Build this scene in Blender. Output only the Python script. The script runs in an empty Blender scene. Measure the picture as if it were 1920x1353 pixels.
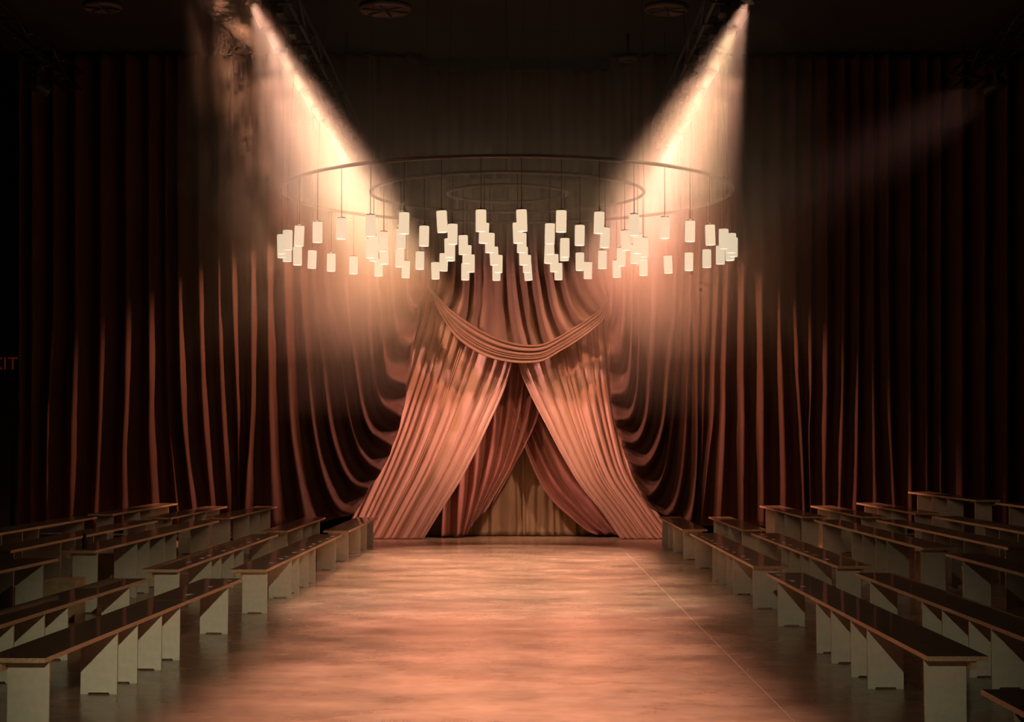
import bpy, bmesh, math, random
from mathutils import Vector, Matrix, Euler, noise

random.seed(7)
SC = bpy.context.scene
COL = SC.collection

# ------------------------------------------------------------------ camera
F_PX, W_PX, H_PX = 3200.0, 1920.0, 1353.0
CAM_H = 1.70
PITCH = math.atan((830 - H_PX / 2) / F_PX)      # horizon lies below the middle of the frame
YAW = math.atan((968 - W_PX / 2) / F_PX)
cam_d = bpy.data.cameras.new('camera')
cam_d.sensor_width = 36.0
cam_d.lens = 36.0 * F_PX / W_PX
cam_d.clip_end = 200
cam = bpy.data.objects.new('camera', cam_d)
COL.objects.link(cam)
cam.location = (0, 0, CAM_H)
cam.rotation_euler = Euler((math.pi / 2 + PITCH, 0, YAW), 'XYZ')
SC.camera = cam
CAM_R = cam.rotation_euler.to_matrix()


def at(px, py, Y):
    """World point at depth Y seen at photo pixel (px, py)."""
    d = CAM_R @ Vector(((px - W_PX / 2) / F_PX, -(py - H_PX / 2) / F_PX, -1.0))
    t = Y / d.y
    return Vector((d.x * t, Y, CAM_H + d.z * t))


# ------------------------------------------------------------------ world, view, render options
world = bpy.data.worlds.new('world')
SC.world = world
world.use_nodes = True
world.node_tree.nodes['Background'].inputs[0].default_value = (0.0, 0.0, 0.0, 1)
world.node_tree.nodes['Background'].inputs[1].default_value = 0.0
SC.view_settings.view_transform = 'Standard'
SC.view_settings.look = 'None'
SC.view_settings.exposure = 0.0
SC.view_settings.gamma = 1.0
SC.view_settings.use_curve_mapping = False
cy = SC.cycles
cy.max_bounces = 4
cy.diffuse_bounces = 2
cy.glossy_bounces = 2
cy.transmission_bounces = 2
cy.volume_bounces = 0
cy.transparent_max_bounces = 8
cy.sample_clamp_indirect = 3.0
cy.use_denoising = True
cy.adaptive_threshold = 0.12
cy.adaptive_min_samples = 12
cy.light_sampling_threshold = 0.02
cy.caustics_reflective = False
cy.caustics_refractive = False

# lamp settings of the overhead spotlights (built below with their fixtures)
TRUSS_Z = 6.30
TRUSS_L, TRUSS_R = -2.85, 2.50
HEAD_YS = [17.7, 18.8, 19.95, 21.0, 22.1, 23.2, 24.3, 25.4, 26.5]
NEAR_YS = [9.4, 10.8, 12.2, 13.6, 15.0, 16.4]
BEAM_W = 1300.0
NEAR_W = 1150.0
LAMP_GLOW = 0.88
BULB_W = 7.0
ARCH_W, GRAZE_W, FRONT_W, TENT_W, FILL_W, CROSS_W = 6500.0, 2500.0, 6000.0, 420.0, 1000.0, 2200.0
SIDE_X, SIDE_Y, SIDE_TOP = 7.6, 26.8, 7.75
HAZE = [('haze', 'thin haze in the spotlight beams close under the trusses', 0.040, (1.0, 0.88, 0.72), (-3.6, 3.3, 17.4, 26.9, 5.5, 7.2), None),
        ('haze', 'bright dense haze in the spotlight beams around the chandelier rings', 0.115, (1.0, 0.80, 0.62), (-3.6, 3.3, 17.4, 26.9, 4.3, 5.498), None),
        ('haze', 'fading haze tinted for pink light below the chandelier lamps on the left', 0.060, (1.0, 0.53, 0.37), (-3.6, -0.9, 17.4, 26.9, 2.5, 4.298), 1.75),  # pink of the beam light is put into the haze colour from here down
        ('haze', 'fading haze tinted for pink light below the chandelier lamps on the right', 0.060, (1.0, 0.51, 0.37), (0.72, 3.3, 17.4, 26.9, 2.5, 4.298), 1.75),
        ('haze', 'last thin trail of haze above the left benches', 0.022, (1.0, 0.53, 0.37), (-3.55, -0.6, 17.5, 26.8, 1.9, 4.296), 1.7),
        ('haze', 'last thin trail of haze above the right benches', 0.022, (1.0, 0.51, 0.37), (0.42, 3.25, 17.5, 26.8, 1.9, 4.296), 1.7),
        ('haze', 'faint haze in the single dim beam at the far right', 0.0022, (1.0, 0.80, 0.62), (3.6, 7.9, 24.5, 29.2, 3.4, 7.35), None)]


# ------------------------------------------------------------------ small helpers
def tag(o, label=None, cat=None, group=None, kind=None):
    if label: o['label'] = label
    if cat: o['category'] = cat
    if group: o['group'] = group
    if kind: o['kind'] = kind
    return o


def empty(name, loc=(0, 0, 0), parent=None):
    o = bpy.data.objects.new(name, None)
    COL.objects.link(o)
    o.location = loc
    o.empty_display_size = 0.1
    if parent: o.parent = parent
    return o


def link(name, me, parent=None, loc=None, rot=None):
    o = bpy.data.objects.new(name, me)
    COL.objects.link(o)
    if parent: o.parent = parent
    if loc is not None: o.location = loc
    if rot is not None: o.rotation_euler = rot
    return o


def mesh_of(bm, name, mats, smooth=False):
    me = bpy.data.meshes.new(name)
    bm.normal_update()
    bm.to_mesh(me)
    bm.free()
    for m in (mats if isinstance(mats, (list, tuple)) else [mats]):
        me.materials.append(m)
    if smooth:
        for p in me.polygons: p.use_smooth = True
    return me


def add_box(bm, x0, x1, y0, y1, z0, z1, mat=0):
    vs = [bm.verts.new((x, y, z)) for x in (x0, x1) for y in (y0, y1) for z in (z0, z1)]
    fs = []
    for idx in ((0, 1, 3, 2), (4, 6, 7, 5), (0, 4, 5, 1), (2, 3, 7, 6), (0, 2, 6, 4), (1, 5, 7, 3)):
        f = bm.faces.new([vs[i] for i in idx]); f.material_index = mat; fs.append(f)
    return fs       # -x, +x, -y, +y, -z, +z


def add_tube(bm, pts, r, n=8, closed=False, mat=0, cap=True):
    """Tube along a list of points."""
    pts = [Vector(p) for p in pts]
    rings = []
    m = len(pts)
    for i, p in enumerate(pts):
        if closed:
            t = pts[(i + 1) % m] - pts[i - 1]
        else:
            t = pts[min(i + 1, m - 1)] - pts[max(i - 1, 0)]
        t.normalize()
        up = Vector((0, 0, 1)) if abs(t.z) < 0.9 else Vector((0, 1, 0))
        a = t.cross(up).normalized()
        b = a.cross(t).normalized()
        rr = r[i] if isinstance(r, (list, tuple)) else r
        rings.append([bm.verts.new(p + (a * math.cos(k * 2 * math.pi / n) + b * math.sin(k * 2 * math.pi / n)) * rr) for k in range(n)])
    for i in range(m if closed else m - 1):
        A, B = rings[i], rings[(i + 1) % m]
        for k in range(n):
            f = bm.faces.new((A[k], A[(k + 1) % n], B[(k + 1) % n], B[k])); f.material_index = mat; f.smooth = True
    if cap and not closed:
        f = bm.faces.new(rings[0][::-1]); f.material_index = mat
        f = bm.faces.new(rings[-1]); f.material_index = mat


def add_lathe(bm, prof, n=24, mat=0, axis='z', smooth=True):
    """Revolve profile [(r, z)...] about z."""
    rings = []
    for r, z in prof:
        if r < 1e-6:
            rings.append([bm.verts.new((0, 0, z))])
        else:
            rings.append([bm.verts.new((r * math.cos(k * 2 * math.pi / n), r * math.sin(k * 2 * math.pi / n), z)) for k in range(n)])
    for A, B in zip(rings[:-1], rings[1:]):
        for k in range(n):
            a0, a1 = A[k % len(A)], A[(k + 1) % len(A)]
            b0, b1 = B[k % len(B)], B[(k + 1) % len(B)]
            vs = []
            for v in (a0, a1, b1, b0):
                if v not in vs: vs.append(v)
            if len(vs) >= 3:
                f = bm.faces.new(vs); f.material_index = mat; f.smooth = smooth


# ------------------------------------------------------------------ materials
def new_mat(name):
    m = bpy.data.materials.new(name)
    m.use_nodes = True
    nt = m.node_tree
    return m, nt, nt.nodes['Principled BSDF']


def mat_plain(name, col, rough=0.6, metal=0.0, noise_scale=None, noise_amt=0.15, bump=0.0, coat=0.0, spec=0.5):
    m, nt, b = new_mat(name)
    b.inputs['Base Color'].default_value = (*col, 1)
    b.inputs['Roughness'].default_value = rough
    b.inputs['Metallic'].default_value = metal
    b.inputs['Coat Weight'].default_value = coat
    b.inputs['Specular IOR Level'].default_value = spec
    if noise_scale:
        tc = nt.nodes.new('ShaderNodeTexCoord')
        nz = nt.nodes.new('ShaderNodeTexNoise'); nz.inputs['Scale'].default_value = noise_scale
        nz.inputs['Detail'].default_value = 1
        nt.links.new(tc.outputs['Object'], nz.inputs['Vector'])
        r = nt.nodes.new('ShaderNodeValToRGB')
        r.color_ramp.elements[0].position = 0.3
        r.color_ramp.elements[1].position = 0.7
        r.color_ramp.elements[0].color = (*[c * (1 - noise_amt) for c in col], 1)
        r.color_ramp.elements[1].color = (*[min(1, c * (1 + noise_amt)) for c in col], 1)
        nt.links.new(nz.outputs['Fac'], r.inputs['Fac'])
        nt.links.new(r.outputs['Color'], b.inputs['Base Color'])
        if bump:
            bp = nt.nodes.new('ShaderNodeBump'); bp.inputs['Strength'].default_value = bump
            bp.inputs['Distance'].default_value = 0.01
            nt.links.new(nz.outputs['Fac'], bp.inputs['Height'])
            nt.links.new(bp.outputs['Normal'], b.inputs['Normal'])
    return m


def mat_cloth(name, col, rough=0.75, sheen=0.4, sheen_col=(1, 0.7, 0.6), sheer=0.0):
    m, nt, b = new_mat(name)
    b.inputs['Base Color'].default_value = (*col, 1)
    b.inputs['Roughness'].default_value = rough
    b.inputs['Specular IOR Level'].default_value = 0.2
    b.inputs['Sheen Weight'].default_value = sheen
    b.inputs['Sheen Roughness'].default_value = 0.4
    b.inputs['Sheen Tint'].default_value = (*sheen_col, 1)
    tc = nt.nodes.new('ShaderNodeTexCoord')
    mp = nt.nodes.new('ShaderNodeMapping'); mp.inputs['Scale'].default_value = (1, 1, 0.15)
    nz = nt.nodes.new('ShaderNodeTexNoise'); nz.inputs['Scale'].default_value = 9; nz.inputs['Detail'].default_value = 2
    nt.links.new(tc.outputs['Object'], mp.inputs['Vector'])
    nt.links.new(mp.outputs['Vector'], nz.inputs['Vector'])
    mx = nt.nodes.new('ShaderNodeMix'); mx.data_type = 'RGBA'
    mx.inputs[6].default_value = (*[c * 0.86 for c in col], 1)
    mx.inputs[7].default_value = (*[min(1, c * 1.14) for c in col], 1)
    nt.links.new(nz.outputs['Fac'], mx.inputs[0])
    nt.links.new(mx.outputs[2], b.inputs['Base Color'])
    if sheer:
        tr = nt.nodes.new('ShaderNodeBsdfTranslucent'); tr.inputs['Color'].default_value = (*col, 1)
        ms = nt.nodes.new('ShaderNodeMixShader'); ms.inputs[0].default_value = sheer
        out = nt.nodes['Material Output']
        nt.links.new(b.outputs[0], ms.inputs[1]); nt.links.new(tr.outputs[0], ms.inputs[2])
        nt.links.new(ms.outputs[0], out.inputs['Surface'])
    return m


def mat_emit(name, col, strength):
    m = bpy.data.materials.new(name); m.use_nodes = True
    nt = m.node_tree; nt.nodes.clear()
    e = nt.nodes.new('ShaderNodeEmission'); e.inputs[0].default_value = (*col, 1); e.inputs[1].default_value = strength
    o = nt.nodes.new('ShaderNodeOutputMaterial'); nt.links.new(e.outputs[0], o.inputs['Surface'])
    return m


def mat_floor():
    m, nt, b = new_mat('polished_concrete')
    tc = nt.nodes.new('ShaderNodeTexCoord')
    n1 = nt.nodes.new('ShaderNodeTexNoise'); n1.inputs['Scale'].default_value = 0.55; n1.inputs['Detail'].default_value = 4; n1.inputs['Roughness'].default_value = 0.62
    n2 = nt.nodes.new('ShaderNodeTexNoise'); n2.inputs['Scale'].default_value = 1.9; n2.inputs['Detail'].default_value = 3; n2.inputs['Roughness'].default_value = 0.7
    mp = nt.nodes.new('ShaderNodeMapping'); mp.inputs['Scale'].default_value = (0.8, 1.0, 1)
    nt.links.new(tc.outputs['Object'], mp.inputs['Vector'])
    for n in (n1, n2): nt.links.new(mp.outputs['Vector'], n.inputs['Vector'])
    r1 = nt.nodes.new('ShaderNodeValToRGB')
    r1.color_ramp.elements[0].position = 0.32; r1.color_ramp.elements[0].color = (0.26, 0.165, 0.115, 1)
    r1.color_ramp.elements[1].position = 0.68; r1.color_ramp.elements[1].color = (0.44, 0.29, 0.205, 1)
    nt.links.new(n1.outputs['Fac'], r1.inputs['Fac'])
    r2 = nt.nodes.new('ShaderNodeValToRGB')
    r2.color_ramp.elements[0].position = 0.3; r2.color_ramp.elements[0].color = (0.74, 0.72, 0.70, 1)
    r2.color_ramp.elements[1].position = 0.72; r2.color_ramp.elements[1].color = (1.10, 1.10, 1.10, 1)
    nt.links.new(n2.outputs['Fac'], r2.inputs['Fac'])
    mx = nt.nodes.new('ShaderNodeMix'); mx.data_type = 'RGBA'; mx.blend_type = 'MULTIPLY'; mx.inputs[0].default_value = 1.0
    nt.links.new(r1.outputs['Color'], mx.inputs[6]); nt.links.new(r2.outputs['Color'], mx.inputs[7])
    nt.links.new(mx.outputs[2], b.inputs['Base Color'])
    mr = nt.nodes.new('ShaderNodeMapRange')
    mr.inputs['To Min'].default_value = 0.13; mr.inputs['To Max'].default_value = 0.32
    nt.links.new(n2.outputs['Fac'], mr.inputs['Value'])
    nt.links.new(mr.outputs['Result'], b.inputs['Roughness'])
    b.inputs['Specular IOR Level'].default_value = 0.45
    return m


def mat_volume(name, density, col=(1, 0.93, 0.86), wispy=False, aniso=0.0):
    m = bpy.data.materials.new(name); m.use_nodes = True
    nt = m.node_tree; nt.nodes.clear()
    v = nt.nodes.new('ShaderNodeVolumeScatter')
    v.inputs['Color'].default_value = (*col, 1)
    v.inputs['Density'].default_value = density
    v.inputs['Anisotropy'].default_value = aniso
    o = nt.nodes.new('ShaderNodeOutputMaterial'); nt.links.new(v.outputs[0], o.inputs['Volume'])
    return m, nt, v


M_FLOOR = mat_floor()
M_JOINT = mat_plain('joint_filler', (0.36, 0.25, 0.165), 0.8, noise_scale=30)
M_BLACKWALL = mat_plain('black_wall_paint', (0.030, 0.024, 0.020), 0.85, noise_scale=2.0, noise_amt=0.3)
M_CEIL = mat_plain('black_ceiling_paint', (0.012, 0.011, 0.010), 0.9, noise_scale=3.0)
M_DOOR = mat_plain('dark_door_paint', (0.055, 0.042, 0.034), 0.6, noise_scale=4.0)
M_VELVET = mat_cloth('brown_rose_velvet', (0.054, 0.021, 0.012), 0.7, 0.10, (1, 0.6, 0.48))
M_SHEER = mat_cloth('blush_voile', (0.56, 0.32, 0.24), 0.8, 0.15, (1, 0.75, 0.65), sheer=0.15)
M_SATIN = mat_cloth('rose_satin', (0.34, 0.135, 0.10), 0.28, 0.1, (1, 0.7, 0.65))
M_TAN = mat_cloth('tan_linen', (0.46, 0.30, 0.19), 0.85, 0.1)
M_SWAG = mat_cloth('taupe_voile', (0.125, 0.064, 0.036), 0.75, 0.1)
M_PLY = mat_plain('plywood_edge', (0.52, 0.34, 0.20), 0.6, noise_scale=60, noise_amt=0.2)
M_LAM = mat_plain('white_laminate', (0.62, 0.57, 0.47), 0.5, noise_scale=20, noise_amt=0.05)
M_TOP = mat_plain('dark_brown_laminate', (0.19, 0.12, 0.08), 0.36, noise_scale=14, noise_amt=0.2, spec=0.7, coat=0.5)
M_BLACK = mat_plain('black_metal', (0.020, 0.019, 0.018), 0.45, 0.3, noise_scale=20)
M_BRONZE = mat_plain('bronze_metal', (0.055, 0.036, 0.026), 0.42, 0.6, noise_scale=30)
M_CORD = mat_plain('black_cord', (0.02, 0.015, 0.012), 0.7, noise_scale=50)
M_CAP = mat_plain('lamp_cap_metal', (0.06, 0.04, 0.03), 0.45, 0.6, noise_scale=50)
M_SHADE = mat_emit('glowing_porcelain', (1.0, 0.73, 0.48), LAMP_GLOW)
M_BULB = mat_emit('lamp_core', (1.0, 0.84, 0.62), 1.6)
M_BULB.cycles.emission_sampling = 'NONE'
M_SHADE.cycles.emission_sampling = 'NONE'     # its light is carried by the bulb in each lamp
M_LENS = mat_emit('spot_lens', (1.0, 0.84, 0.62), 5.0)
M_LENS.cycles.emission_sampling = 'NONE'
M_LENS_OFF = mat_plain('spot_lens_dim', (0.3, 0.28, 0.25), 0.1)
M_DISC = mat_plain('ceiling_disc_paint', (0.07, 0.046, 0.032), 0.6, noise_scale=8, noise_amt=0.3)
M_CARTON = mat_plain('cardboard', (0.38, 0.27, 0.15), 0.8, noise_scale=12)
M_RED = mat_emit('exit_red', (1.0, 0.10, 0.04), 0.04)
M_RED.cycles.emission_sampling = 'NONE'
M_EXITBOX = mat_plain('exit_box', (0.05, 0.03, 0.03), 0.5, noise_scale=10)

# ------------------------------------------------------------------ the room shell
XL, XR, YN, YB, ZC = -11.0, 11.0, -12.0, 32.4, 8.6


def struct(name, bm, m, parent=None):
    o = link(name, mesh_of(bm, name, m), parent)
    if not parent: o['kind'] = 'structure'
    return o


bm = bmesh.new(); add_box(bm, XL, XR, YN, YB, -0.30, -0.0015)
floor = struct('floor', bm, M_JOINT)
JX = [XL, -4.6, 1.70, 8.0, XR]
for a, b in zip(JX[:-1], JX[1:]):
    bm = bmesh.new(); add_box(bm, a + 0.004, b - 0.004, YN, YB, -0.0015, 0.0)
    struct('concrete_slab', bm, M_FLOOR, floor)
bm = bmesh.new(); add_box(bm, XL, XR, YN, YB, ZC, ZC + 0.2); struct('ceiling', bm, M_CEIL)
bm = bmesh.new(); add_box(bm, XL - 0.2, XL, YN, YB, 0, ZC); struct('wall_left', bm, M_BLACKWALL)
bm = bmesh.new(); add_box(bm, XR, XR + 0.2, YN, YB, 0, ZC); struct('wall_right', bm, M_BLACKWALL)
bm = bmesh.new(); add_box(bm, XL, XR, YB, YB + 0.2, 0, ZC); struct('wall_back', bm, M_BLACKWALL)
bm = bmesh.new(); add_box(bm, XL, XR, YN - 0.2, YN, 0, ZC); struct('wall_front', bm, M_BLACKWALL)

# exit door and lit sign left of the curtain, on the back wall
d0 = at(-70, 705, YB - 0.05); d1 = at(32, 705, YB - 0.05)
bm = bmesh.new(); add_box(bm, d0.x, d1.x, YB - 0.06, YB - 0.005, 0.0, d1.z)
door = struct('door_1', bm, M_DOOR)
bm = bmesh.new()
add_box(bm, d0.x - 0.06, d0.x, YB - 0.09, YB - 0.005, 0, d1.z + 0.06)
add_box(bm, d1.x, d1.x + 0.06, YB - 0.09, YB - 0.005, 0, d1.z + 0.06)
add_box(bm, d0.x, d1.x, YB - 0.09, YB - 0.005, d1.z, d1.z + 0.06)
struct('door_frame', bm, M_BLACKWALL, door)
bm = bmesh.new(); add_tube(bm, [(d1.x - 0.18, YB - 0.13, 1.0), (d1.x - 0.75, YB - 0.13, 1.0)], 0.018)
struct('push_bar', bm, M_BLACK, door)

s0 = at(-30, 700, YB - 0.1); s1 = at(30, 661, YB - 0.1)
sx = (s0.x + s1.x) / 2
exit_sign = empty('exit_sign', (sx, YB - 0.1, s0.z))
tag(exit_sign, 'dim red lit EXIT sign on dark wall above door at far left', 'exit sign')
bm = bmesh.new(); add_box(bm, s0.x - sx, s1.x - sx, -0.02, 0.09, 0.0, s1.z - s0.z)
link('sign_box', mesh_of(bm, 'sign_box', M_EXITBOX), exit_sign)
fc = bpy.data.curves.new('exit_letters', 'FONT'); fc.body = 'EXIT'; fc.align_x = 'CENTER'; fc.size = 0.34; fc.extrude = 0.004
fo = bpy.data.objects.new('tmp_text', fc); COL.objects.link(fo)
dg = bpy.context.evaluated_depsgraph_get(); dg.update()
tm = bpy.data.meshes.new_from_object(fo.evaluated_get(dg)); tm.materials.clear(); tm.materials.append(M_RED)
bpy.data.objects.remove(fo)
link('letters', tm, exit_sign, (0.0, -0.026, 0.075), (math.pi / 2, 0, 0))


# ------------------------------------------------------------------ draped curtains
def catmull(pts, n):
    """n points evenly spaced along a smooth curve through pts."""
    pts = [Vector(p) for p in pts]
    if len(pts) == 2:
        dense = [pts[0].lerp(pts[1], i / 40) for i in range(41)]
    else:
        ext = [pts[0] * 2 - pts[1]] + pts + [pts[-1] * 2 - pts[-2]]
        dense = []
        for i in range(1, len(ext) - 2):
            p0, p1, p2, p3 = ext[i - 1:i + 3]
            for k in range(14):
                t = k / 14
                dense.append(0.5 * ((2 * p1) + (p2 - p0) * t + (2 * p0 - 5 * p1 + 4 * p2 - p3) * t * t + (3 * p1 - p0 - 3 * p2 + p3) * t ** 3))
        dense.append(pts[-1])
    L = [0]
    for a, b in zip(dense[:-1], dense[1:]): L.append(L[-1] + (b - a).length)
    out, j = [], 0
    for i in range(n):
        s = L[-1] * i / (n - 1)
        while j < len(L) - 2 and L[j + 1] < s: j += 1
        seg = L[j + 1] - L[j] or 1e-9
        out.append(dense[j].lerp(dense[j + 1], min(1, (s - L[j]) / seg)))
    return out


def cloth(name, lines, Y, mat, parent, amp=0.22, rows=56, cols=8, sharp=2.4, amps=None, ybulge=None, wrinkle=0.012, seed=1, ratio=0.62, thick=0.008, knife=False):
    """Cloth whose folds run along `lines` (photo-pixel guide curves on the plane at depth Y, listed across the cloth).
    Each guide is the crest of a fold standing out towards the room."""
    rnd = random.Random(seed)
    res = [catmull([(x, y, 0) for x, y in ln], rows) for ln in lines]
    W = [[at(p.x, p.y, Y) for p in ln] for ln in res]
    if ybulge is None: ybulge = lambda u, v: 0.0
    n = len(W)
    A = [(amps[i] if amps else 1.0) * amp * rnd.uniform(0.7, 1.15) for i in range(n)]
    skew = [rnd.uniform(-0.12, 0.12) for _ in range(n)]
    peak = [rnd.choice((rnd.uniform(0.12, 0.3), rnd.uniform(0.7, 0.88), rnd.uniform(0.3, 0.7))) for _ in range(n)]
    bm = bmesh.new()
    grid = []
    for r in range(rows):
        v = r / (rows - 1)
        row = []
        for i in range(n - 1):
            a, b = W[i][r], W[i + 1][r]
            gap = (b - a).length
            for c in range(cols):
                t = c / cols
                p = a.lerp(b, t)
                tt = min(1, max(0, t + skew[i] * math.sin(math.pi * t)))
                e = A[i] * (1 - tt) + A[i + 1] * tt
                e = min(e, ratio * gap)
                prof = abs(math.cos(math.pi * tt)) ** sharp
                if knife:
                    pk = peak[i]
                    g0 = min(1.0, t / 0.34); g1 = min(1.0, (1 - t) / 0.34)
                    prof = (g0 * g0 * (3 - 2 * g0)) * (g1 * g1 * (3 - 2 * g1)) * (0.62 + (pk - 0.5) * 1.9 * (t - 0.5))
                    e = min(A[i], ratio * gap)
                d = e * prof
                q = noise.noise(Vector((p.x * 2.3, p.z * 1.1, seed * 3.1))) * wrinkle * 3 + noise.noise(Vector((p.x * 9, p.z * 3, seed * 5.7))) * wrinkle
                row.append(bm.verts.new((p.x, p.y - d - q - ybulge((i + t) / (n - 1), v), max(0.004, p.z))))
        p = W[-1][r]
        e = 0.0 if knife else min(A[-1], ratio * (W[-1][r] - W[-2][r]).length)
        row.append(bm.verts.new((p.x, p.y - e - ybulge(1.0, v), max(0.004, p.z))))
        grid.append(row)
    for r in range(rows - 1):
        for c in range(len(grid[0]) - 1):
            f = bm.faces.new((grid[r][c], grid[r + 1][c], grid[r + 1][c + 1], grid[r][c + 1])); f.smooth = True
    me = mesh_of(bm, name, mat)
    o = link(name, me, parent)
    s = o.modifiers.new('thickness', 'SOLIDIFY'); s.thickness = thick; s.offset = -1
    return o


def up(ln, top=105, dx=0):
    """Continue a guide straight up to the curtain rail."""
    x, y = ln[0]
    return [(x + dx, top), (x + dx * 0.5, (top + y) / 2)] + list(ln)


LEFT = [[(40, 560), (38, 990)], [(66, 560), (62, 990)],
    [(106, 579), (96, 783), (93, 985)], [(148, 570), (142, 780), (138, 985)], [(196, 560), (194, 724), (190, 861), (183, 985)],
    [(246, 548), (242, 724), (237, 842), (238, 985)], [(288, 548), (290, 724), (291, 842), (297, 985)],
    [(316, 560), (321, 763), (329, 842), (343, 985)], [(338, 536), (343, 724), (349, 822), (368, 985)],
    [(378, 536), (384, 724), (392, 842), (405, 985)], [(417, 540), (419, 685), (425, 822), (436, 985)],
    [(439, 536), (445, 705), (449, 803), (452, 985)], [(478, 560), (476, 720), (470, 840), (462, 985)],
    [(504, 540), (506, 680), (510, 839), (519, 985)], [(535, 512), (542, 680), (550, 819), (578, 985)],
    [(568, 520), (578, 680), (590, 799), (612, 899), (640, 955), (668, 962)],
    [(591, 528), (608, 680), (622, 799), (644, 871), (668, 903), (697, 909)],
    [(620, 520), (644, 660), (660, 779), (687, 859), (717, 883)],
    [(656, 520), (664, 640), (680, 759), (697, 808), (716, 822), (738, 836)],
    [(700, 540), (707, 700), (719, 752), (733, 766), (755, 782)],
    [(715, 540), (725, 680), (736, 711), (765, 722)],
    [(740, 540), (745, 600), (755, 634), (772, 648), (778, 640)],
    [(770, 530), (775, 560), (784, 575), (790, 562)]]
LEFT_G = [up(l, dx=(0 if i < 14 else -3)) for i, l in enumerate(LEFT)] + [[(792, 105), (794, 300), (797, 470), (797, 535), (796, 545)]]

RIGHT = [[(1166, 532), (1164, 610), (1156, 650), (1143, 665)],
    [(1182, 540), (1181, 660), (1172, 735), (1143, 742)],
    [(1196, 560), (1195, 680), (1190, 751), (1178, 787), (1150, 790)],
    [(1218, 532), (1216, 680), (1212, 767), (1200, 814), (1184, 829), (1162, 822)],
    [(1264, 540), (1254, 660), (1244, 779), (1228, 839), (1208, 869), (1190, 868), (1173, 860)],
    [(1276, 552), (1268, 700), (1260, 799), (1248, 871), (1232, 915), (1212, 931), (1190, 905)],
    [(1292, 530), (1289, 680), (1284, 830), (1272, 920), (1250, 965), (1216, 950)],
    [(1308, 520), (1308, 680), (1308, 839), (1304, 919), (1296, 985)],
    [(1328, 528), (1320, 660), (1317, 819), (1310, 899), (1302, 985)],
    [(1344, 528), (1340, 660), (1336, 779), (1326, 859), (1312, 985)],
    [(1361, 532), (1357, 680), (1355, 799), (1346, 985)],
    [(1391, 540), (1391, 680), (1393, 819), (1395, 985)], [(1425, 532), (1427, 720), (1427, 985)],
    [(1463, 560), (1465, 700), (1470, 985)], [(1487, 528), (1495, 685), (1503, 803), (1510, 985)],
    [(1518, 528), (1518, 724), (1514, 822), (1517, 985)], [(1546, 540), (1546, 760), (1547, 985)],
    [(1581, 548), (1579, 724), (1575, 822), (1570, 985)], [(1607, 548), (1603, 842), (1599, 985)],
    [(1636, 548), (1638, 760), (1641, 985)], [(1659, 552), (1665, 803), (1678, 985)],
    [(1705, 550), (1704, 985)], [(1737, 550), (1737, 985)], [(1758, 550), (1760, 985)], [(1797, 550), (1795, 985)],
    [(1840, 550), (1842, 985)], [(1880, 550), (1879, 985)], [(1925, 550), (1926, 985)], [(1970, 550), (1970, 985)]]
RIGHT_G = [[(1143, 105), (1142, 300), (1142, 520), (1142, 570), (1141, 580)]] + [up(l) for l in RIGHT]

curt_l = empty('draped_curtain', (0, 29.9, 0))
curt_l.location = (-4.2, 29.9, 0)
tag(curt_l, 'dark brown velvet curtain with deep vertical folds swept up beside the left of the arch', 'curtain', 'tall velvet side curtains')
curt_r = empty('draped_curtain', (4.6, 29.9, 0))
tag(curt_r, 'dark brown velvet curtain with deep vertical folds swept up beside the right of the arch', 'curtain', 'tall velvet side curtains')


def child_world(o, parent):
    o.parent = parent
    o.matrix_parent_inverse = Matrix.Translation(-Vector(parent.location))


o = cloth('folded_cloth', LEFT_G, 29.9, M_VELVET, None, amp=0.42, rows=70, cols=12, sharp=3.6, seed=3); child_world(o, curt_l)
o = cloth('folded_cloth', RIGHT_G, 29.9, M_VELVET, None, amp=0.42, rows=70, cols=12, sharp=3.6, seed=4); child_world(o, curt_r)
for par, xs in ((curt_l, (-9.0, -1.55)), (curt_r, (1.65, 9.6))):
    bm = bmesh.new(); add_tube(bm, [(xs[0], 29.95, 8.46), (xs[1], 29.95, 8.46)], 0.03)
    o = link('curtain_rail', mesh_of(bm, 'curtain_rail', M_BLACK)); child_world(o, par)


def lerp_lines(A, B, n, rnd, m=9, irregular=True):
    """Guides fanning between two boundary curves."""
    a = catmull([(x, y, 0) for x, y in A], m); b = catmull([(x, y, 0) for x, y in B], m)
    out = []
    wd = [rnd.choice((0.25, 0.35, 0.6, 1.0, 1.6, 2.6)) if irregular else 1.0 for _ in range(n - 1)]
    cut = [sum(wd[:i]) / sum(wd) for i in range(n)]
    for i in range(n):
        s = cut[i]
        out.append([(a[k].x * (1 - s) + b[k].x * s, a[k].y * (1 - s) + b[k].y * s) for k in range(m)])
    return out


rnd = random.Random(11)
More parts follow.
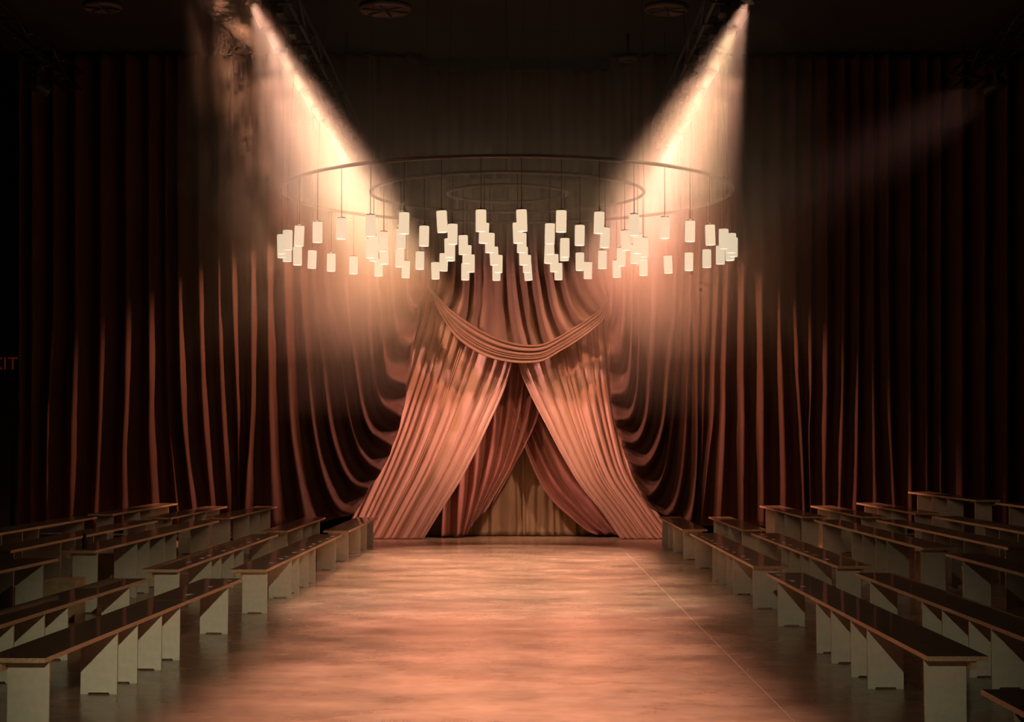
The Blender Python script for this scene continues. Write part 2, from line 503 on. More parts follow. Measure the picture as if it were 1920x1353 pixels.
# pale voile pair that crosses into the tent shape
SH_L = lerp_lines([(800, 420), (798, 545), (782, 620), (758, 700), (728, 800), (690, 900), (640, 1013)],
                  [(966, 560), (966, 640), (961, 681), (936, 754), (909, 811), (871, 888), (824, 962), (794, 1011)], 17, rnd)
SH_R = lerp_lines([(966, 560), (967, 640), (971, 680), (996, 743), (1026, 801), (1061, 866), (1099, 926), (1132, 964), (1164, 1011)],
                  [(1150, 420), (1150, 560), (1152, 660), (1158, 740), (1170, 820), (1194, 900), (1272, 1013)], 16, rnd)
for nm, G, lab, seed in (('voile_drape', SH_L, 'pale blush voile drape sweeping from the arch peak down to the left floor', 5),
                         ('voile_drape', SH_R, 'pale blush voile drape sweeping from the arch peak down to the right floor', 6)):
    o = cloth(nm, G, 30.30, M_SHEER, None, amp=0.15, rows=90, cols=12, seed=seed, wrinkle=0.003, ratio=0.55, knife=True,
              ybulge=lambda u, v: 0.12 * max(0, v - 0.55) ** 1.5)
    tag(o, lab, 'curtain', 'crossed voile drapes')

# inner rose satin pair
SA_L = [[(835, 640), (834, 860), (828, 1004)], [(850, 640), (850, 860), (846, 1004)], [(862, 640), (864, 860), (861, 1004)],
        [(874, 640), (878, 840), (872, 950), (862, 1004)], [(890, 640), (894, 820), (886, 930), (868, 1004)],
        [(905, 640), (908, 800), (896, 910), (872, 1004)], [(930, 640), (928, 780), (912, 890), (876, 1000)],
        [(950, 640), (944, 780), (922, 890), (879, 996)], [(962, 640), (954, 760), (932, 880), (882, 990)],
        [(972, 640), (963, 760), (938, 880), (886, 985)], [(984, 660), (974, 770), (946, 870), (891, 976)],
        [(992, 680), (982, 770), (952, 875), (900, 968)], [(1002, 690), (990, 775), (960, 870), (910, 958)],
        [(1010, 720), (998, 785), (966, 865), (921, 944)], [(1018, 745), (1006, 790), (970, 862), (926, 938)]]
SA_R = [[(960, 760), (984, 838), (1011, 901), (1036, 938), (1064, 964), (1098, 992), (1118, 1001)],
        [(968, 750), (991, 826), (1018, 890), (1044, 928), (1072, 958), (1104, 986), (1126, 1001)],
        [(976, 740), (999, 818), (1026, 880), (1052, 920), (1082, 952), (1112, 982), (1136, 1001)],
        [(984, 730), (1006, 808), (1034, 868), (1060, 910), (1092, 946), (1122, 978), (1146, 1001)],
        [(994, 720), (1014, 794), (1042, 856), (1070, 900), (1102, 938), (1132, 974), (1156, 1001)],
        [(1006, 720), (1024, 790), (1050, 850), (1080, 896), (1112, 934), (1142, 970), (1164, 1001)],
        [(1020, 720), (1036, 790), (1060, 846), (1092, 896), (1124, 934), (1152, 972), (1172, 1002)],
        [(1040, 720), (1054, 790), (1076, 850), (1106, 900), (1138, 940), (1164, 976), (1182, 1003)]]
for G, lab, Y, seed in ((SA_L[::2], 'glossy rose satin curtain gathered towards the left inside the arch', 30.82, 8),
                        (SA_R[:-1:2] + SA_R[-1:], 'glossy rose satin curtain pulled down to the right inside the arch', 31.0, 9)):
    o = cloth('satin_curtain', G, Y, M_SATIN, None, amp=0.24, rows=56, cols=14, sharp=2.0, seed=seed, wrinkle=0.008, ratio=1.1)
    tag(o, lab, 'curtain', 'inner satin curtains')

# tan panel at the back of the arch
BK = [[(x + rnd.uniform(-3, 3), 660), (x, 860), (x + rnd.uniform(-4, 4), 1003)] for x in
      (790, 812, 850, 872, 905, 923, 953, 971, 979, 1001, 1019, 1037, 1044, 1075, 1094, 1130, 1160)]
o = cloth('back_curtain', BK, 31.4, M_TAN, None, amp=0.10, rows=40, cols=8, sharp=1.5, seed=12, wrinkle=0.02)
tag(o, 'tan linen curtain hanging straight behind the arch opening', 'curtain')

# swag over the peak: hanging body and rolled hem
swag = empty('swag_valance', (0.0, 29.7, 0.0))
tag(swag, 'taupe half-round swag of gathered fabric hung above the arch peak', 'valance')
BODY = [[(806, 335), (806, 400), (806, 470), (805, 545)], [(828, 335), (828, 400), (828, 480), (822, 535), (812, 556)],
        [(850, 335), (850, 400), (851, 480), (846, 545), (830, 578)], [(872, 335), (872, 400), (873, 500), (868, 570), (850, 608)],
        [(893, 335), (893, 400), (893, 520), (888, 600), (880, 640)], [(915, 335), (915, 400), (914, 540), (910, 620), (908, 655)],
        [(938, 335), (938, 400), (938, 540), (938, 630), (940, 665)], [(955, 335), (955, 400), (957, 500), (966, 590), (990, 668)],
        [(975, 335), (975, 400), (979, 500), (992, 600), (1006, 668)], [(998, 335), (998, 400), (1002, 500), (1014, 590), (1030, 640), (1040, 648)],
        [(1020, 335), (1020, 400), (1024, 490), (1038, 575), (1058, 618), (1074, 628)], [(1042, 335), (1042, 400), (1048, 480), (1064, 560), (1086, 598), (1104, 604)],
        [(1064, 335), (1064, 400), (1070, 470), (1088, 540), (1110, 578), (1128, 584)], [(1090, 335), (1090, 400), (1096, 470), (1112, 530), (1130, 560), (1139, 572)],
        [(1118, 335), (1118, 400), (1122, 470), (1134, 530), (1141, 562)], [(1143, 335), (1143, 400), (1142, 470), (1142, 555)]]
o = cloth('hanging_folds', BODY, 30.08, M_SWAG, None, amp=0.13, rows=80, cols=9, sharp=2.2, seed=14, ratio=0.5, amps=[0.3, 0.8, 1, 1.1, 0.5, 0.4, 0.25, 1.2, 0.5, 1.0, 1.1, 1.1, 1.0, 0.9, 0.7, 0.3],
          ybulge=lambda u, v: 0.08 * math.sin(math.pi * u) * v); child_world(o, swag)
OUT_ARC = [(803, 541), (826, 589), (854, 631), (891, 659), (924, 673), (961, 680), (1009, 680), (1040, 665), (1077, 643), (1106, 622), (1132, 598), (1142, 564)]
IN_ARC = [(806, 538), (838, 574), (872, 600), (908, 622), (945, 638), (982, 646), (1012, 646), (1042, 634), (1072, 616), (1098, 600), (1122, 583), (1141, 560)]
HEM = lerp_lines(IN_ARC, OUT_ARC, 7, random.Random(3), m=14)
o = cloth('rolled_hem', HEM, 29.88, M_SWAG, None, amp=0.035, rows=60, cols=7, sharp=1.3, seed=15, ratio=0.8, wrinkle=0.004,
          ybulge=lambda u, v: 0.07 * math.sin(math.pi * v)); child_world(o, swag)

# velvet panel that closes the gap above the swag
TOPV = [[(x, 125), (x + 1, 300), (x - 1, 470)] for x in range(786, 1166, 24)]
o = cloth('velvet_panel', TOPV, 30.62, M_VELVET, None, amp=0.14, rows=24, cols=8, sharp=2.0, seed=17)
tag(o, 'dark velvet curtain panel high behind the swag, above the chandelier rings', 'curtain')
bm = bmesh.new(); add_box(bm, -1.75, 1.85, 30.50, 30.62, 8.42, 8.6)
link('curtain_rail', mesh_of(bm, 'curtain_rail', M_BLACK), o)

# ------------------------------------------------------------------ chandelier
CX, CYD, RING_Z = -0.115, 21.6, 4.87
chand = empty('ring_chandelier', (CX, CYD, RING_Z))
tag(chand, 'large chandelier of three concentric bronze rings with dozens of glowing white cylinder lamps', 'chandelier')
RINGS = [(2.85, 40, 3.46), (1.735, 28, 4.3), (0.756, 12, 14.0)]
for R, n, ph in RINGS:
    bm = bmesh.new()
    k = 128 if R > 1 else 72
    add_tube(bm, [(R * math.sin(a * 2 * math.pi / k), -R * math.cos(a * 2 * math.pi / k), 0) for a in range(k)], 0.022, 8, closed=True)
    link('ring', mesh_of(bm, 'ring', M_BRONZE), chand)
SH_H, SH_R_ = 0.240, 0.0585
bm = bmesh.new()
add_lathe(bm, [(0.030, 0.001), (SH_R_ * 0.93, 0.0), (SH_R_, -0.008), (SH_R_, -SH_H), (SH_R_ - 0.005, -SH_H), (SH_R_ - 0.005, -0.012), (0.030, -0.010), (0.030, 0.001)], 20)
shade_me = mesh_of(bm, 'shade', M_SHADE)
bm = bmesh.new(); add_lathe(bm, [(0, -SH_H + 0.010), (SH_R_ - 0.006, -SH_H + 0.010), (SH_R_ - 0.006, -SH_H + 0.003), (0, -SH_H + 0.001)], 16)
bulb_me = mesh_of(bm, 'lamp_core', M_BULB)
bm = bmesh.new(); add_lathe(bm, [(0, 0.022), (0.012, 0.022), (0.014, 0.014), (0.046, 0.012), (0.048, 0.002), (0, 0.002)], 16)
cap_me = mesh_of(bm, 'lamp_cap', M_CAP)
CORD_L = RING_Z - 4.27
bm = bmesh.new(); add_tube(bm, [(0, 0, 0.018), (0, 0, CORD_L)], 0.0042, 5)
cord_me = mesh_of(bm, 'cord', M_CORD)
bulb_ld = bpy.data.lights.new('bulb', 'POINT'); bulb_ld.energy = BULB_W; bulb_ld.color = (1.0, 0.66, 0.40); bulb_ld.shadow_soft_size = 0.03
rnd = random.Random(21)
for R, n, ph in RINGS:
    for i in range(n):
        a = math.radians(ph + i * 360 / n)
        pl = empty('pendant_lamp', (R * math.sin(a), -R * math.cos(a), -CORD_L), chand)
        tilt = Euler((math.radians(rnd.gauss(0, 1.2)), math.radians(rnd.gauss(0, 1.4)), rnd.uniform(0, 6)))
        link('shade', shade_me, pl, (0, 0, 0), tilt)
        link('lamp_core', bulb_me, pl, (0, 0, 0), tilt)
        link('lamp_cap', cap_me, pl, (0, 0, 0), tilt)
        link('cord', cord_me, pl)
        if i % 4: continue                  # one light source stands for the glow of four neighbouring shades
        b_ = bpy.data.objects.new('bulb', bulb_ld); COL.objects.link(b_); b_.parent = pl; b_.location = (0, 0, -SH_H - 0.03)
# steel cables that carry the rings from the ceiling
for R, angs, drift in ((2.85, (70, 118, 160, 205, 245, 292), 0.16), (1.735, (0, 90, 180, 270), 0.05), (0.756, (45, 165, 285), 0.02)):
    for dgr in angs:
        a = math.radians(dgr)
        p = Vector((R * math.sin(a), -R * math.cos(a), 0.015))
        q = Vector((p.x * (1 - drift * 0.4), p.y * (1 - drift * 0.4), ZC - RING_Z - 0.002))
        bm = bmesh.new()
        pts = [p.lerp(q, t) + Vector((0.012 * math.sin(t * 9 + dgr), 0, 0)) for t in [k / 10 for k in range(11)]]
        add_tube(bm, pts, 0.004, 5)
        link('suspension_cable', mesh_of(bm, 'suspension_cable', M_CORD), chand)


# ------------------------------------------------------------------ benches
LEG_F = [0.02, 0.275, 0.365, 0.485, 0.585, 0.90]
LEG_T, TOP_T, LEG_W, TOP_W = 0.020, 0.028, 0.25, 0.36


def leg_mesh(h):
    """Upright panel with a shallow cut-out foot; faces are laminate, edges plywood. x from the aisle edge outwards."""
    bm = bmesh.new()
    prof = [(0, 0), (0.05, 0), (0.056, 0.012), (LEG_W - 0.056, 0.012), (LEG_W - 0.05, 0), (LEG_W, 0), (LEG_W, h), (0, h)]
    A = [bm.verts.new((x, -LEG_T / 2, z)) for x, z in prof]
    B = [bm.verts.new((x, LEG_T / 2, z)) for x, z in prof]
    f = bm.faces.new(A); f.material_index = 0
    f = bm.faces.new(B[::-1]); f.material_index = 0
    for i in range(len(prof)):
        j = (i + 1) % len(prof)
        f = bm.faces.new((A[j], A[i], B[i], B[j])); f.material_index = 1
    bmesh.ops.recalc_face_normals(bm, faces=bm.faces)
    return mesh_of(bm, 'leg_panel', [M_LAM, M_PLY])


_legs = {}


def bench(label, side, xe, y0, y1, s, legs=LEG_F, split=0.60, group=None, cat='bench', xe1=None):
    root = empty('bench', (side * xe, y0, 0))
    tag(root, label, cat, group)
    dx = side * ((xe if xe1 is None else xe1) - xe)
    root.rotation_euler = (0, 0, -math.atan2(dx, y1 - y0))
    L = math.hypot(dx, y1 - y0)
    h = s - TOP_T
    for a, b in ((0, split * L - 0.003), (split * L + 0.003, L)):
        bm = bmesh.new()
        xs = (0, TOP_W) if side > 0 else (-TOP_W, 0)
        fs = add_box(bm, xs[0], xs[1], a, b, h, s, 1)
        fs[5].material_index = 0
        fs[4].material_index = 2
        bmesh.ops.recalc_face_normals(bm, faces=bm.faces)
        link('seat_board', mesh_of(bm, 'seat_board', [M_TOP, M_PLY, M_LAM]), root)
    key = round(h, 3)
    if key not in _legs: _legs[key] = leg_mesh(h - 0.001)
    for fr in legs:
        o = link('leg_panel', _legs[key], root, (0.012 if side > 0 else -0.012, fr * L + LEG_T, 0))
        if side < 0: o.rotation_euler = (0, 0, math.pi)
    bm = bmesh.new()
    xs = (0.266, 0.296) if side > 0 else (-0.296, -0.266)
    add_box(bm, xs[0], xs[1], 0.03, L - 0.03, h - 0.056, h - 0.001)
    link('under_rail', mesh_of(bm, 'under_rail', M_PLY), root)
    return root


C_LEGS = [0.02, 0.39, 0.61, 0.85]
ROW_N = ['first row from the aisle', 'second row from the aisle', 'third row from the aisle', 'fourth row from the aisle', 'fifth row from the aisle', 'sixth row from the aisle']
ROW_X_L = [2.42, 3.30, 4.12, 4.96, 5.80]
ROW_X_R = [2.42, 3.28, 4.15, 5.02, 5.80, 6.68]
ROW_S = [0.446, 0.446, 0.634, 0.634, 0.684, 0.870]
for side, XS, word in ((-1, ROW_X_L, 'left'), (1, ROW_X_R, 'right')):
    for r, xe in enumerate(XS):
        s = ROW_S[r]
        dl = [(0.33, 0.12), (0.06, -0.02), (-0.02, -0.08)] if side < 0 else [(0, 0), (0, 0), (0, 0)]
        tall = 'tall' if s > 0.5 else 'low'
        segs = ([(10.02, 15.88, 'nearest the camera', LEG_F, 0.63), (17.0, 23.6, 'halfway to the curtain', LEG_F, 0.62), (24.5, 28.9, 'closest to the curtain', C_LEGS, 0.5)] if side < 0 else
                [(10.12, 16.6, 'nearest the camera', LEG_F, 0.63), (17.5, 23.9, 'halfway to the curtain', LEG_F, 0.62), (24.9, 29.2, 'closest to the curtain', C_LEGS, 0.5)])
        for k, (y0, y1, where, legs, split) in enumerate(segs):
            if k == 0 and r > 2: continue            # outside the frame
            if side < 0 and k == 0 and r == 2: y0 = 11.6
            bench('%s bench %s, %s side, %s' % (tall, where, word, ROW_N[r]), side, xe + dl[k][0], y0, y1, s, legs, split, 'rows of plywood benches', xe1=xe + dl[k][1])
bench('low bench cut off by the lower right corner of the frame', 1, 2.37, 3.2, 8.78, 0.446, LEG_F, 0.6, 'rows of plywood benches')


# ------------------------------------------------------------------ trusses and spotlights
def truss(label, x, y0, y1, z, w=0.29):
    t = empty('lighting_truss', (x, y0, z))
    tag(t, label, 'truss', 'overhead lighting trusses')
    L = y1 - y0
    bm = bmesh.new(); add_tube(bm, [(0, 0, 0), (0, L, 0)], 0.025, 6)
    ch = mesh_of(bm, 'chord', M_BLACK)
    for sx_ in (-1, 1):
        for sz in (0, 1):
            link('chord', ch, t, (sx_ * w / 2, 0, sz * w))
    n = int(L / 0.9)
    st = L / n
    bm = bmesh.new(); add_tube(bm, [(0, 0, 0), (0, st, w)], 0.012, 5); b1 = mesh_of(bm, 'brace', M_BLACK)
    bm = bmesh.new(); add_tube(bm, [(0, 0, w), (0, st, 0)], 0.012, 5); b2 = mesh_of(bm, 'brace', M_BLACK)
    for i in range(n):
        for sx_ in (-1, 1):
            link('brace', b1 if i % 2 else b2, t, (sx_ * w / 2, i * st, 0))
    bm = bmesh.new(); add_tube(bm, [(-w / 2, 0, 0), (w / 2, 0, 0)], 0.012, 5); b3 = mesh_of(bm, 'cross_bar', M_BLACK)
    for i in range(n + 1):
        link('cross_bar', b3, t, (0, i * st, 0)); link('cross_bar', b3, t, (0, i * st, w))
    bm = bmesh.new(); add_tube(bm, [(0, 0, w), (0, 0, ZC - z)], 0.008, 5); hg = mesh_of(bm, 'hanger', M_BLACK)
    for f in (0.02, 0.35, 0.68, 0.98): link('hanger', hg, t, (0, f * L, 0))
    return t


HB = TRUSS_Z + 0.62      # truss bottom chords; the lens of a head hangs about half a metre below
truss('long black truss over the left edge of the aisle carrying lit spotlights', TRUSS_L, -10.0, 30.0 - 0.8, HB)
truss('long black truss over the right edge of the aisle carrying lit spotlights', TRUSS_R, -10.0, 30.0 - 0.8, HB)
truss('dark black truss high at the far right of the hall', SIDE_X, 14.0, 29.0, SIDE_TOP)
truss('dark black truss high at the far left of the hall', -SIDE_X, 14.0, 29.0, SIDE_TOP)

# one fixture: clamp, base, yoke, head (> lens)
bm = bmesh.new(); add_box(bm, -0.11, 0.11, -0.13, 0.13, -0.09, 0.0); bmesh.ops.bevel(bm, geom=bm.edges[:], offset=0.015, segments=1)
base_me = mesh_of(bm, 'base', M_BLACK)
bm = bmesh.new(); add_box(bm, -0.03, 0.03, -0.02, 0.02, 0, 0.06); add_box(bm, -0.18, 0.18, -0.025, 0.025, 0.055, 0.085); add_box(bm, -0.18, -0.11, -0.022, 0.022, 0.085, 0.125); add_box(bm, 0.11, 0.18, -0.022, 0.022, 0.085, 0.125); clamp_me = mesh_of(bm, 'clamp', M_BLACK)
bm = bmesh.new()
add_box(bm, -0.14, 0.14, -0.03, 0.03, -0.125, -0.09)
add_box(bm, -0.14, -0.115, -0.03, 0.03, -0.34, -0.125)
add_box(bm, 0.115, 0.14, -0.03, 0.03, -0.34, -0.125)
yoke_me = mesh_of(bm, 'yoke', M_BLACK)
bm = bmesh.new()   # head points along -z
add_lathe(bm, [(0, 0.15), (0.06, 0.15), (0.10, 0.11), (0.108, 0.0), (0.095, -0.10), (0.085, -0.18), (0.085, -0.22), (0.078, -0.22), (0.072, -0.10), (0, -0.10)], 16)
head_me = mesh_of(bm, 'head', M_BLACK)
bm = bmesh.new(); add_lathe(bm, [(0, -0.118), (0.04, -0.117), (0.068, -0.110), (0, -0.106)], 14); lens_me = mesh_of(bm, 'lens', M_LENS)
bm = bmesh.new(); add_lathe(bm, [(0, -0.118), (0.04, -0.117), (0.068, -0.110), (0, -0.106)], 14); lens_off_me = mesh_of(bm, 'lens', M_LENS_OFF)


def spot(label, x, y, target, watt, size, blend, col, group, ztop=HB, lens=None, soft=0.05):
    f = empty('spotlight', (x, y, ztop - 0.09))
    tag(f, label, 'spotlight', group)
    piv = Vector((x, y, ztop - 0.09 - 0.30))
    d = (Vector(target) - piv).normalized()
    pan = math.atan2(d.y, d.x) - math.pi / 2
    rz = Euler((0, 0, pan))
    link('clamp', clamp_me, f, (0, 0, 0))
    link('base', base_me, f, (0, 0, 0))
    link('yoke', yoke_me, f, (0, 0, 0), rz)
    q = (-d).to_track_quat('Z', 'Y')
    h = link('head', head_me, f, (0, 0, -0.30)); h.rotation_mode = 'QUATERNION'; h.rotation_quaternion = q
    link('lens', lens or lens_me, h)
    ld = bpy.data.lights.new('spot_lamp', 'SPOT')
    ld.energy = watt; ld.color = col; ld.spot_size = math.radians(size); ld.spot_blend = blend; ld.shadow_soft_size = soft
    lo = bpy.data.objects.new('spot_lamp', ld); COL.objects.link(lo)
    lo.parent = h; lo.location = (0, 0, -0.235)
    return f


ORD = ['first', 'second', 'third', 'fourth', 'fifth', 'sixth', 'seventh', 'eighth', 'ninth', 'tenth', 'eleventh', 'twelfth']
AX, HALF = math.radians(21.0), 17.5
for side, x, word in ((1, TRUSS_L, 'left'), (-1, TRUSS_R, 'right')):
    for i, y in enumerate(HEAD_YS):
        col = (1.0, 0.66, 0.42) if side > 0 else (1.0, 0.53, 0.40)
        if i == 0: col = (1.0, 0.56, 0.44)
        if i == 1: col = (1.0, 0.62, 0.52) if side > 0 else (1.0, 0.74, 0.44)
        tgt = (x + side * math.tan(AX) * (HB - 0.4), y, 0)
        spot('lit spotlight on the %s aisle truss, %s in view from the front' % (word, ORD[i]), x, y, tgt, BEAM_W, 2 * HALF + 4, 0.35, col, 'spotlights over the aisle')
    for i, y in enumerate(NEAR_YS):
        col = (1.0, 0.52, 0.38)
        tgt = (x + side * math.tan(AX) * (HB - 0.4), y, 0)
        spot('spotlight on the %s aisle truss above the picture, %s from the camera' % (word, ORD[i]), x, y, tgt, NEAR_W, 2 * HALF, 0.6, col, 'spotlights over the near aisle')
# last heads of the two trusses, tipped towards the tent opening
for side, x, word in ((1, TRUSS_L, 'left'), (-1, TRUSS_R, 'right')):
    for y, o_ in ((27.5, 'tenth'), (28.2, 'eleventh')):
        spot('lit spotlight on the %s aisle truss, %s in view from the front' % (word, o_), x, y, (side * 0.3, 30.7, 0.9), TENT_W, 40, 0.8, (1.0, 0.55, 0.33), 'spotlights over the aisle', soft=0.15)
    spot('added fill spotlight on the %s aisle truss turned straight at the tent opening' % word, x, 24.85, (side * 0.1, 30.9, 1.1), FILL_W, 24, 0.9, (1.0, 0.56, 0.36), 'spotlights over the aisle', soft=0.12)  # added lamp that fills the satin and the tan back panel
# side heads that wash the arch from beside the curtain
PINK = (1.0, 0.54, 0.50)
spot('single dim spotlight at the far right aimed across at the arch', SIDE_X, SIDE_Y, (-0.2, 30.4, 3.1), ARCH_W, 29, 1.0, PINK, 'side spotlights', SIDE_TOP, soft=0.40)
spot('spotlight at the far left hidden in smoke, aimed at the arch', -SIDE_X, SIDE_Y, (0.2, 30.4, 3.1), ARCH_W * 0.85, 29, 1.0, PINK, 'side spotlights', SIDE_TOP, soft=0.40)
# heads added at the curtain ends of the aisle trusses, brightening the velvet folds
spot('added spotlight at the curtain end of the left truss, grazing the left curtain', TRUSS_L, 28.9, (-6.8, 29.8, 0.4), GRAZE_W, 56, 1.0, (1.0, 0.42, 0.25), 'added curtain spotlights')
spot('added spotlight at the curtain end of the right truss, grazing the right curtain', TRUSS_R, 28.9, (5.2, 29.8, 0.5), GRAZE_W, 50, 1.0, (1.0, 0.42, 0.25), 'added curtain spotlights')
spot('added spotlight at the curtain end of the right truss, crossing to the left swept folds', TRUSS_R, 27.0, (-2.5, 29.8, 1.9), CROSS_W, 30, 1.0, (1.0, 0.42, 0.27), 'added curtain spotlights')  # crossing pair is added too, lifting the dim swept folds
spot('added spotlight at the curtain end of the left truss, crossing to the right swept folds', TRUSS_L, 27.0, (2.5, 29.8, 1.9), CROSS_W, 30, 1.0, (1.0, 0.42, 0.27), 'added curtain spotlights')
# dim heads on the trusses far behind the camera
spot('dim spotlight on the right truss far behind the camera', TRUSS_R, -8.0, (-1.3, 11.5, 0.2), FRONT_W, 15, 1.0, (1.0, 0.90, 0.58), 'front spotlights')
spot('dim spotlight on the left truss far behind the camera', TRUSS_L, -8.0, (1.3, 11.5, 0.2), FRONT_W * 0.35, 15, 1.0, (1.0, 0.90, 0.58), 'front spotlights')

# ------------------------------------------------------------------ haze, denser towards the lamps; tint and slope carry the glow's colour and fade
for nm, lab, den, hc, (x0, x1, y0, y1, z0, z1), rise in HAZE:
    bm = bmesh.new(); add_box(bm, x0, x1, y0, y1, z0, z1)
    if rise:                       # lower side climbs towards the curtain so the glow fades downwards
        for v_ in bm.verts:
            if v_.co.z < z0 + 0.01 and v_.co.y > y1 - 0.01: v_.co.z += rise
            if v_.co.y < y0 + 0.01 and abs(v_.co.x) < 1.0: v_.co.x += math.copysign(0.65, v_.co.x)   # and it thins inwards so the glow fades towards the middle
    m, nt, v = mat_volume('stage_haze', den, hc)
    hz = link(nm, mesh_of(bm, nm, m)); tag(hz, lab, 'haze', kind='stuff')

# wisps of smoke in the near beams on the left, a small one on the right
for nm, lab, (x0, x1, y0, y1, z0, z1), k, off in (
        ('smoke', 'wispy brown smoke curling down the left of the beams', (-3.0, -1.75, 13.4, 16.4, 2.6, 6.3), 0.38, 0.0),
        ('smoke', 'small wisp of smoke beside the topmost right spotlight', (1.95, 2.85, 16.9, 17.35, 5.0, 6.5), 0.8, 4.0)):
    bm = bmesh.new(); add_box(bm, x0, x1, y0, y1, z0, z1)
    m, nt, v = mat_volume('smoke', 0.0, (1.0, 0.74, 0.50))
    tc = nt.nodes.new('ShaderNodeTexCoord')
    mp = nt.nodes.new('ShaderNodeMapping'); mp.inputs['Location'].default_value = (off, off * 2, off); mp.inputs['Scale'].default_value = (1.0, 0.6, 0.55)
    nz = nt.nodes.new('ShaderNodeTexNoise'); nz.inputs['Scale'].default_value = 2.6; nz.inputs['Detail'].default_value = 3; nz.inputs['Distortion'].default_value = 1.6
    rp = nt.nodes.new('ShaderNodeMapRange'); rp.inputs['From Min'].default_value = 0.47; rp.inputs['From Max'].default_value = 0.72
    rp.inputs['To Min'].default_value = 0.0; rp.inputs['To Max'].default_value = k
    # fade towards the sides of the cloud
    gr = nt.nodes.new('ShaderNodeVectorMath'); gr.operation = 'MULTIPLY_ADD'
    gr.inputs[1].default_value = (2, 2, 2); gr.inputs[2].default_value = (-1, -1, -1)
    ln = nt.nodes.new('ShaderNodeVectorMath'); ln.operation = 'LENGTH'
    fd = nt.nodes.new('ShaderNodeMapRange'); fd.inputs['From Min'].default_value = 1.1; fd.inputs['From Max'].default_value = 0.5
    mu = nt.nodes.new('ShaderNodeMath'); mu.operation = 'MULTIPLY'
    nt.links.new(tc.outputs['Object'], mp.inputs['Vector']); nt.links.new(mp.outputs['Vector'], nz.inputs['Vector'])
    nt.links.new(nz.outputs['Fac'], rp.inputs['Value'])
    nt.links.new(tc.outputs['Generated'], gr.inputs[0]); nt.links.new(gr.outputs[0], ln.inputs[0])
    nt.links.new(ln.outputs['Value'], fd.inputs['Value'])
    nt.links.new(rp.outputs['Result'], mu.inputs[0]); nt.links.new(fd.outputs['Result'], mu.inputs[1])
    nt.links.new(mu.outputs[0], v.inputs['Density'])
    m.cycles.volume_step_rate = 1.0
    hz = link(nm, mesh_of(bm, nm, m)); tag(hz, lab, 'smoke', kind='stuff')

# ------------------------------------------------------------------ ceiling discs
def ceiling_disc(label, px, py, wpx, z=8.1):
    Y = (z - CAM_H) * F_PX / (830 - py)
    c = at(px, py, Y)
    R = wpx / 2 * Y / F_PX
    root = empty('ceiling_disc', (c.x, c.y, c.z)); tag(root, label, 'ceiling light', 'round ceiling discs')
    bm = bmesh.new(); add_lathe(bm, [(0, 0.02), (R * 0.92, 0.02), (R, 0.06), (R, 0.0), (R * 0.94, -0.03), (R * 0.9, 0.0), (0, 0.005)], 32)
    link('dish', mesh_of(bm, 'dish', M_DISC), root)
    bm = bmesh.new(); add_tube(bm, [(0, 0, 0.02), (0, 0, ZC - c.z)], 0.02, 6); link('stem', mesh_of(bm, 'stem', M_BLACK), root)
    bm = bmesh.new(); add_tube(bm, [(-R * 0.9, 0, -0.02), (R * 0.9, 0, -0.02)], 0.012, 5); bar = mesh_of(bm, 'spoke', M_BLACK)
    for a in (20, 80, 140): link('spoke', bar, root, (0, 0, 0), (0, 0, math.radians(a)))
    return root


ceiling_disc('large round ceiling dish near the top, left of centre', 722, 18, 100)
ceiling_disc('large round ceiling dish near the top, right of centre', 1250, 18, 84)
ceiling_disc('large round ceiling dish near the top left corner', 192, 14, 72)
ceiling_disc('small round ceiling disc at the upper left above the dark curtain', 201, 186, 34)
ceiling_disc('small round ceiling disc above the chandelier, right of centre', 1178, 112, 34)


# ------------------------------------------------------------------ cartons stored under the tall benches
def carton(label, x, y, w, d, h, rz):
    root = empty('carton', (x, y, 0.0)); root.rotation_euler = (0, 0, rz)
    tag(root, label, 'box', 'boxes under the benches')
    bm = bmesh.new(); add_box(bm, -w / 2, w / 2, -d / 2, d / 2, 0, h); bmesh.ops.bevel(bm, geom=bm.edges[:], offset=0.006, segments=1)
    link('box_body', mesh_of(bm, 'box_body', M_CARTON), root)
    bm = bmesh.new(); add_box(bm, -w / 2 - 0.006, w / 2 + 0.006, -d / 2 - 0.006, d / 2 + 0.006, h, h + 0.03); link('lid', mesh_of(bm, 'lid', M_CARTON), root)


carton('tan lidded box on the floor behind the near tall bench, left side', -4.36, 16.55, 0.30, 0.5, 0.36, 0.05)
carton('small tan box under the tall benches halfway back, left side', -4.72, 19.9, 0.20, 0.4, 0.40, 0.0)
carton('tan lidded box under the tall bench halfway back, right side', 4.72, 19.6, 0.20, 0.5, 0.42, 0.0)
carton('flat-sided tan box beside the near tall bench, right side', 4.55, 17.05, 0.16, 0.3, 0.44, 0.0)

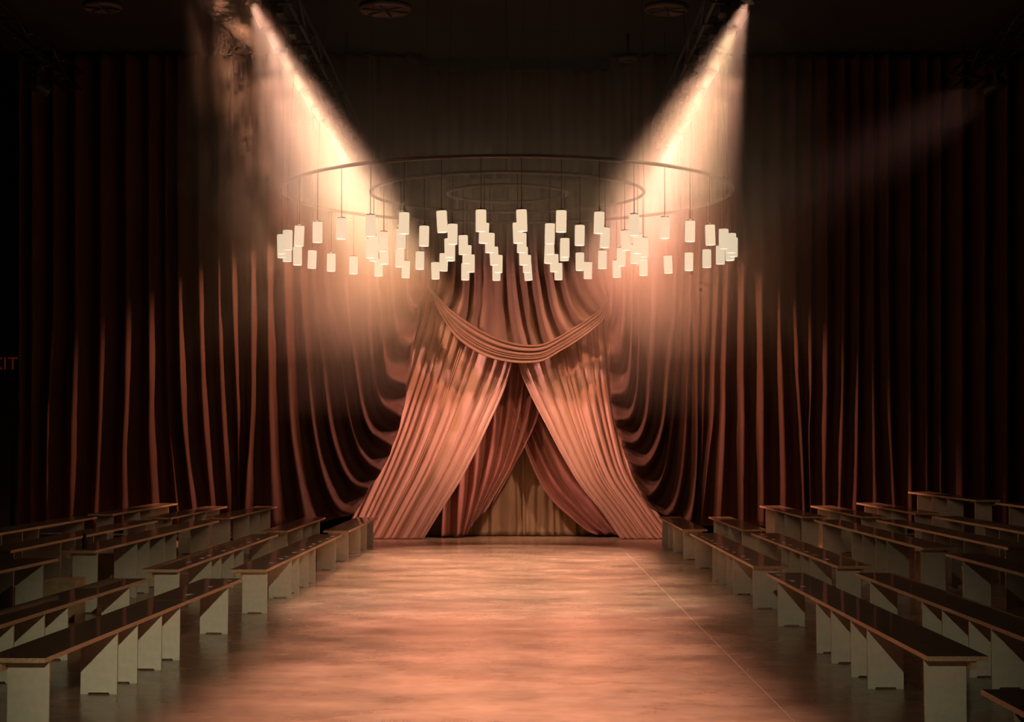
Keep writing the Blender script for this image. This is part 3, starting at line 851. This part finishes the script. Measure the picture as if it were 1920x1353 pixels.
# ------------------------------------------------------------------ paper seat cards along the aisle edge of the low benches
M_PAPER = mat_plain('white_paper', (0.80, 0.74, 0.64), 0.6, noise_scale=40, noise_amt=0.04)
bm = bmesh.new(); add_box(bm, -0.020, 0.020, -0.06, 0.06, 0.0, 0.002)
bmesh.ops.bevel(bm, geom=[e for e in bm.edges if abs(e.verts[0].co.z - e.verts[1].co.z) > 0.001], offset=0.006, segments=1)
card_me = mesh_of(bm, 'seat_card', M_PAPER)
rnd = random.Random(5)
for side, xa, xb, ya, yb, n, lab in ((-1, 2.48, 2.40, 17.9, 23.0, 10, '%s seat card from the camera on the left front bench halfway back'),
                                     (-1, 3.36, 3.28, 17.9, 22.4, 8, '%s seat card from the camera on the left second-row bench halfway back'),
                                     (1, 2.42, 2.42, 18.5, 23.6, 10, '%s seat card from the camera on the right front bench halfway back'),
                                     (1, 3.28, 3.28, 18.5, 23.6, 9, '%s seat card from the camera on the right second-row bench halfway back'),
                                     (-1, 2.62, 2.55, 14.2, 15.6, 3, '%s seat card at the far end of the nearest left bench'),
                                     (1, 2.42, 2.42, 15.0, 16.3, 3, '%s seat card at the far end of the nearest right bench')):
    for i in range(n):
        t = (i + rnd.uniform(-0.2, 0.2)) / (n - 1)
        t = min(1, max(0, t))
        o = link('seat_card', card_me, None, (side * (xa + (xb - xa) * t + 0.06 + rnd.uniform(0, 0.03)), ya + (yb - ya) * t, 0.4462), (0, 0, rnd.uniform(-0.15, 0.15)))
        tag(o, lab % ORD[i], 'card', 'seat cards on the low benches')

# ------------------------------------------------------------------ small black bottle left on a tall bench
bt = empty('bottle', (-4.36, 17.3, 0.634)); tag(bt, 'small black bottle standing on the near end of a tall left bench', 'bottle')
bm = bmesh.new(); add_lathe(bm, [(0, 0.001), (0.024, 0.001), (0.026, 0.006), (0.026, 0.105), (0.015, 0.125), (0.015, 0.13), (0, 0.13)], 16)
link('bottle_body', mesh_of(bm, 'bottle_body', M_BLACK), bt)
bm = bmesh.new(); add_lathe(bm, [(0, 0.13), (0.018, 0.13), (0.018, 0.152), (0, 0.155)], 14)
link('cap', mesh_of(bm, 'cap', M_BLACK), bt)
